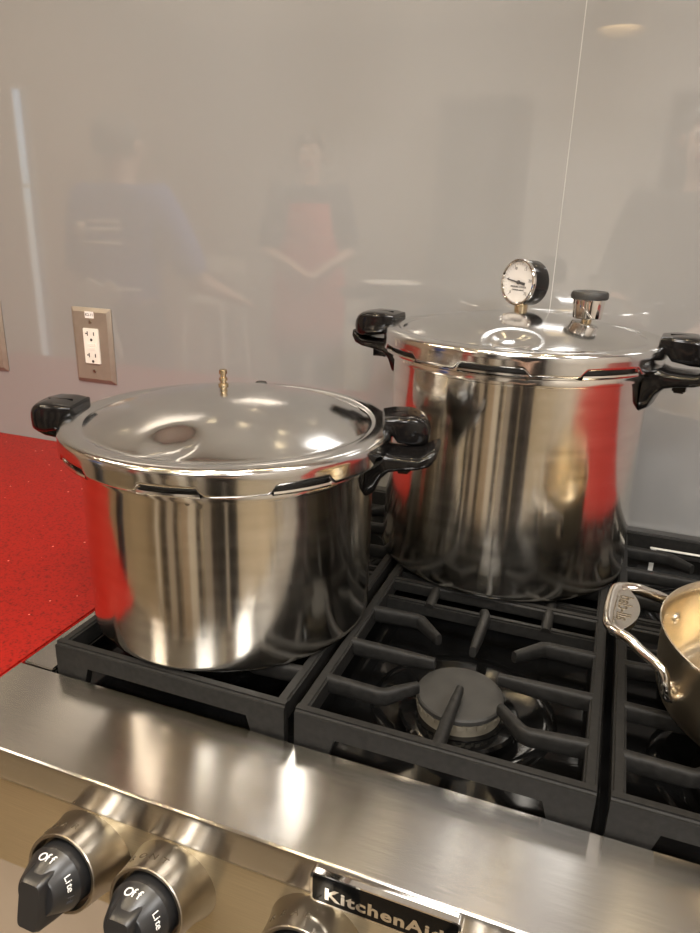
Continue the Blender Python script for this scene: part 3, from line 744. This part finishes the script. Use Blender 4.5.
    if apron:
        bm = bmesh.new()
        rows = [(1.34, .10), (1.20, .125), (1.06, .17), (.92, .20), (.70, .21), (.55, .21)]
        G = []
        for z, hw in rows:
            G.append([bm.verts.new((hw * u * k, (-.172 + .05 * u * u - (.03 if z > 1.2 else 0)) * k, z * k)) for u in [-1 + .25 * q for q in range(9)]])
        for a in range(len(G) - 1):
            for b in range(8): bm.faces.new((G[a][b], G[a][b + 1], G[a + 1][b + 1], G[a + 1][b]))
        o = local('apron', bm, M[apron], t); o.modifiers.new('thick', 'SOLIDIFY').thickness = .004
    if ties:                                # apron strings tied in a bow at the back, print on the back of the shirt
        bm = bmesh.new(); y = .150 * k; z = 1.06 * k
        add_tube(bm, [(-.14 * k, .110 * k, z + .01), (-.06 * k, y - .01, z + .008), (0, y, z), (.06 * k, y - .01, z + .008), (.14 * k, .110 * k, z + .01)], .016, .005, n=8)
        for pts in ([(0, y, z), (-.05, y + .015, z + .03), (-.085, y + .01, z - .01), (-.05, y + .012, z - .03), (0, y, z)], [(0, y, z), (.05, y + .015, z + .03), (.075, y + .01, z - .015), (.045, y + .012, z - .03), (0, y, z)],
                    [(0, y, z), (-.012, y + .008, z - .10), (-.020, y + .004, z - .20)], [(0, y, z), (.03, y + .008, z - .12), (.065, y + .004, z - .26)]):
            add_tube(bm, catmull(pts, 4), .017, .005, n=8, up=V((0, 1, 0)))
        local('apron_strings', bm, M['white_cloth'], t)
        bm = bmesh.new()
        mt = frame((0, .150 * k, 1.28 * k), (-1, 0, 0), (0, 0, 1))
        for r_, z_ in enumerate((.022, -.006)):
            for q_ in range(9): add_box(bm, -.100 + q_ * .0165, -.100 + q_ * .0165 + (.010 if (q_ + r_) % 3 else .013), z_, z_ + .017, 0, .002, mtx=mt)
        add_box(bm, -.10, .10, -.052, -.040, 0, .002, mtx=mt); add_box(bm, .058, .10, -.03, .03, 0, .002, mtx=mt)
        local('shirt_print', bm, M['white_cloth'], t)
    return t
person('woman in blue shirt with white apron strings, mirrored in the grey panel', (-1.66, -.73, FLOOR), 0, 1.71, 'blue_cloth', 'navy_cloth', False, arms='out', ties=True)
person('person in dark top and red apron, mirrored in the grey panel', (-1.57, -2.33, FLOOR), PI - .45, 1.82, 'navy_cloth', 'black_cloth', False, apron='red_cloth', arms='front')
person('person in dark clothes mirrored beside the panel seam', (.42, -1.05, FLOOR), PI + .12, 1.74, 'black_cloth', 'black_cloth', True, arms='front')

def furniture():
    # white bar stool behind the blue shirt
    x, y = -2.58, -2.90
    t = thing('bar_stool', 'white bar stool mirrored in the grey panel', 'stool', (x, y, FLOOR))
    obj('seat', box(x - .18, x + .18, y - .18, y + .18, -.18, -.15, bev=.012), M['white_paint'], t)
    for sx in (-1, 1):
        for sy in (-1, 1):
            obj('leg', add_tube(bmesh.new(), [(x + sx * .15, y + sy * .15, -.178), (x + sx * .19, y + sy * .19, FLOOR)], .016, .016, up=V((1, 0, 0)), n=10), M['white_paint'], t)
    for sx in (-1, 1):
        obj('footrest', add_tube(bmesh.new(), [(x + sx * .17, y - .17, -.60), (x + sx * .17, y + .17, -.60)], .011, .011, n=8), M['white_paint'], t)
    bm = box(x - .17, x + .17, y - .185, y - .165, .02, .14, bev=.006)
    for sx in (-1, 1): add_box(bm, x + sx * .14 - .012, x + sx * .14 + .012, y - .183, y - .167, -.16, .05)
    obj('backrest', bm, M['white_paint'], t)
    # demonstration table
    t = thing('demonstration_table', 'dark demonstration table mirrored low in the grey panel', 'table', (-.2, -1.75, FLOOR))
    obj('tabletop', box(-1.0, .9, -2.2, -1.4, .085, .125, bev=.005), M['dark_wood'], t)
    for a in (-.95, .85):
        for b in (-2.15, -1.45): obj('leg', box(a - .03, a + .03, b - .03, b + .03, FLOOR, .086), M['dark_wood'], t)
    for k in range(12):  # made-up boards in mixed tones, added for striped reflections in the pots
        a = -.97 + k * .153
        obj('stripe_panel', box(a, a + (.150 if k % 3 else .090), -1.432, -1.41, FLOOR + .06, .084), M[('white_paint', 'dark_wood', 'beige_wall', 'dark_wood', 'cabinet')[k % 5]], t)
    o = obj('serving_plate', lathe([(0, 0), (.09, 0), (.14, .018), (.145, .02), (.142, .022), (.09, .006), (0, .006)], (-.80, -1.58, .1255), 48), M['white_paint']); tag(o, 'white serving plate mirrored beside the dial gauge', 'plate')
    # tall dark cabinets added along the front wall to stripe the pot reflections
    for i, (a, b, lab) in enumerate(((-1.15, -.55, 'dark cabinet behind the demonstration table, added for the reflections'), (.35, .75, 'narrow dark cabinet facing the cooktop, added for the reflections'), (1.25, 2.2, 'wide dark cabinet beside the pale wall, added for the reflections'))):
        t = thing('reflection_cabinet', lab, 'cabinet', ((a + b) / 2, Y0 + .22, FLOOR), 'dark cabinets added for the reflections')
        bm = box(a, b, Y0 + .002, Y0 + .03, FLOOR, 1.25)
        for q in (a, b - .03): add_box(bm, q, q + .03, Y0 + .002, Y0 + .42, FLOOR, 1.25)
        obj('carcass', bm, M['dark_wood'], t)
        for z in (FLOOR + .05, -.5, -.05, .40, .85, 1.22): obj('shelf', box(a + .03, b - .03, Y0 + .03, Y0 + .41, z, z + .03), M['dark_wood'], t)
furniture()
def pendant():
    t = thing('pendant_lamp', 'brushed metal cylinder lamp over the cooktop, mirrored high in the grey panel', 'lamp', (.145, .03, .78))
    x, y = .145, .03
    obj('shade', lathe([(.050, .80), (.052, .78), (.0545, .7795), (.056, .782), (.056, 1.35), (.050, 1.36), (.012, 1.365), (.012, CEIL - .001), (.050, CEIL - .001)], (x, y, 0), 48), M['bezel'], t)
    obj('bulb', lathe([(0, .805), (.048, .805), (.048, .812), (0, .812)], (x, y, 0), 32), M['bulb'], t)
pendant()

# ------------------------------------------------------------------ light
def area(name, loc, sx, sy, power, col, rot=(0, 0, 0), shape='RECTANGLE', spread=180):
    l = bpy.data.lights.new(name, 'AREA'); l.shape = shape; l.size = sx; l.size_y = sy; l.energy = power; l.color = col; l.spread = D(spread)
    o = bpy.data.objects.new(name, l); COL.objects.link(o); o.location = loc; o.rotation_euler = rot; return o
WARM = (1, .78, .46); NEUT = (1, .97, .935)
def lights():
    for i, (x, y, p) in enumerate(((-1.7, -.4, 9), (0.1, -.55, 25), (1.6, -.4, 24), (-1.7, -2.3, 17), (.1, -2.4, 42), (1.6, -2.3, 60))):
        area('ceiling_panel_light', (x, y, CEIL - .01), .55, .55, p, NEUT if x > -1 else (1, .86, .70))
    for x, y in ((-2.3, -.35), (-1.95, -.38), (-1.55, -.33), (-1.2, -.38), (-.85, -.35), (-.45, -.37), (-.30, -.02), (.12, .05), (.50, .15), (.95, .0), (-1.2, -1.2), (-.5, -1.3), (.25, -1.25), (.9, -1.2), (-.2, -2.3), (.8, -2.4), (-1.6, -2.3)):
        area('ceiling_spot', (x, y, CEIL - .012), (.06), .06, 2.6, WARM, shape='DISK')
    w = bpy.data.worlds.new('daylight'); S.world = w; w.use_nodes = True
    bg = w.node_tree.nodes['Background']; sky = w.node_tree.nodes.new('ShaderNodeTexSky'); sky.sky_type = 'HOSEK_WILKIE'
    sky.turbidity = 4; sky.sun_direction = (-.5, -.4, .75)
    w.node_tree.links.new(sky.outputs[0], bg.inputs[0]); bg.inputs[1].default_value = 5
lights()

# ------------------------------------------------------------------ camera
def camera():
    cd = bpy.data.cameras.new('camera'); cam = bpy.data.objects.new('camera', cd); COL.objects.link(cam)
    F = V((-.32548648, .88642997, -.32909035)); R = V((.93483932, .3539106, .02868332)); U = V((-.14189431, .29831056, .94386271))
    m = Matrix((R, U, -F)).transposed().to_4x4(); m.translation = V((.2181, -.4677, .4093)); cam.matrix_world = m
    cd.sensor_fit = 'VERTICAL'; cd.sensor_height = 36; cd.lens = 700.77 / 933 * 36
    cd.clip_start = .02; cd.clip_end = 50
    S.camera = cam
camera()
S.view_settings.view_transform = 'Standard'; S.view_settings.look = 'None'; S.view_settings.exposure = .18
S.cycles.use_denoising = True
S.cycles.max_bounces = 10; S.cycles.glossy_bounces = 6; S.cycles.diffuse_bounces = 4
S.cycles.sample_clamp_indirect = 6
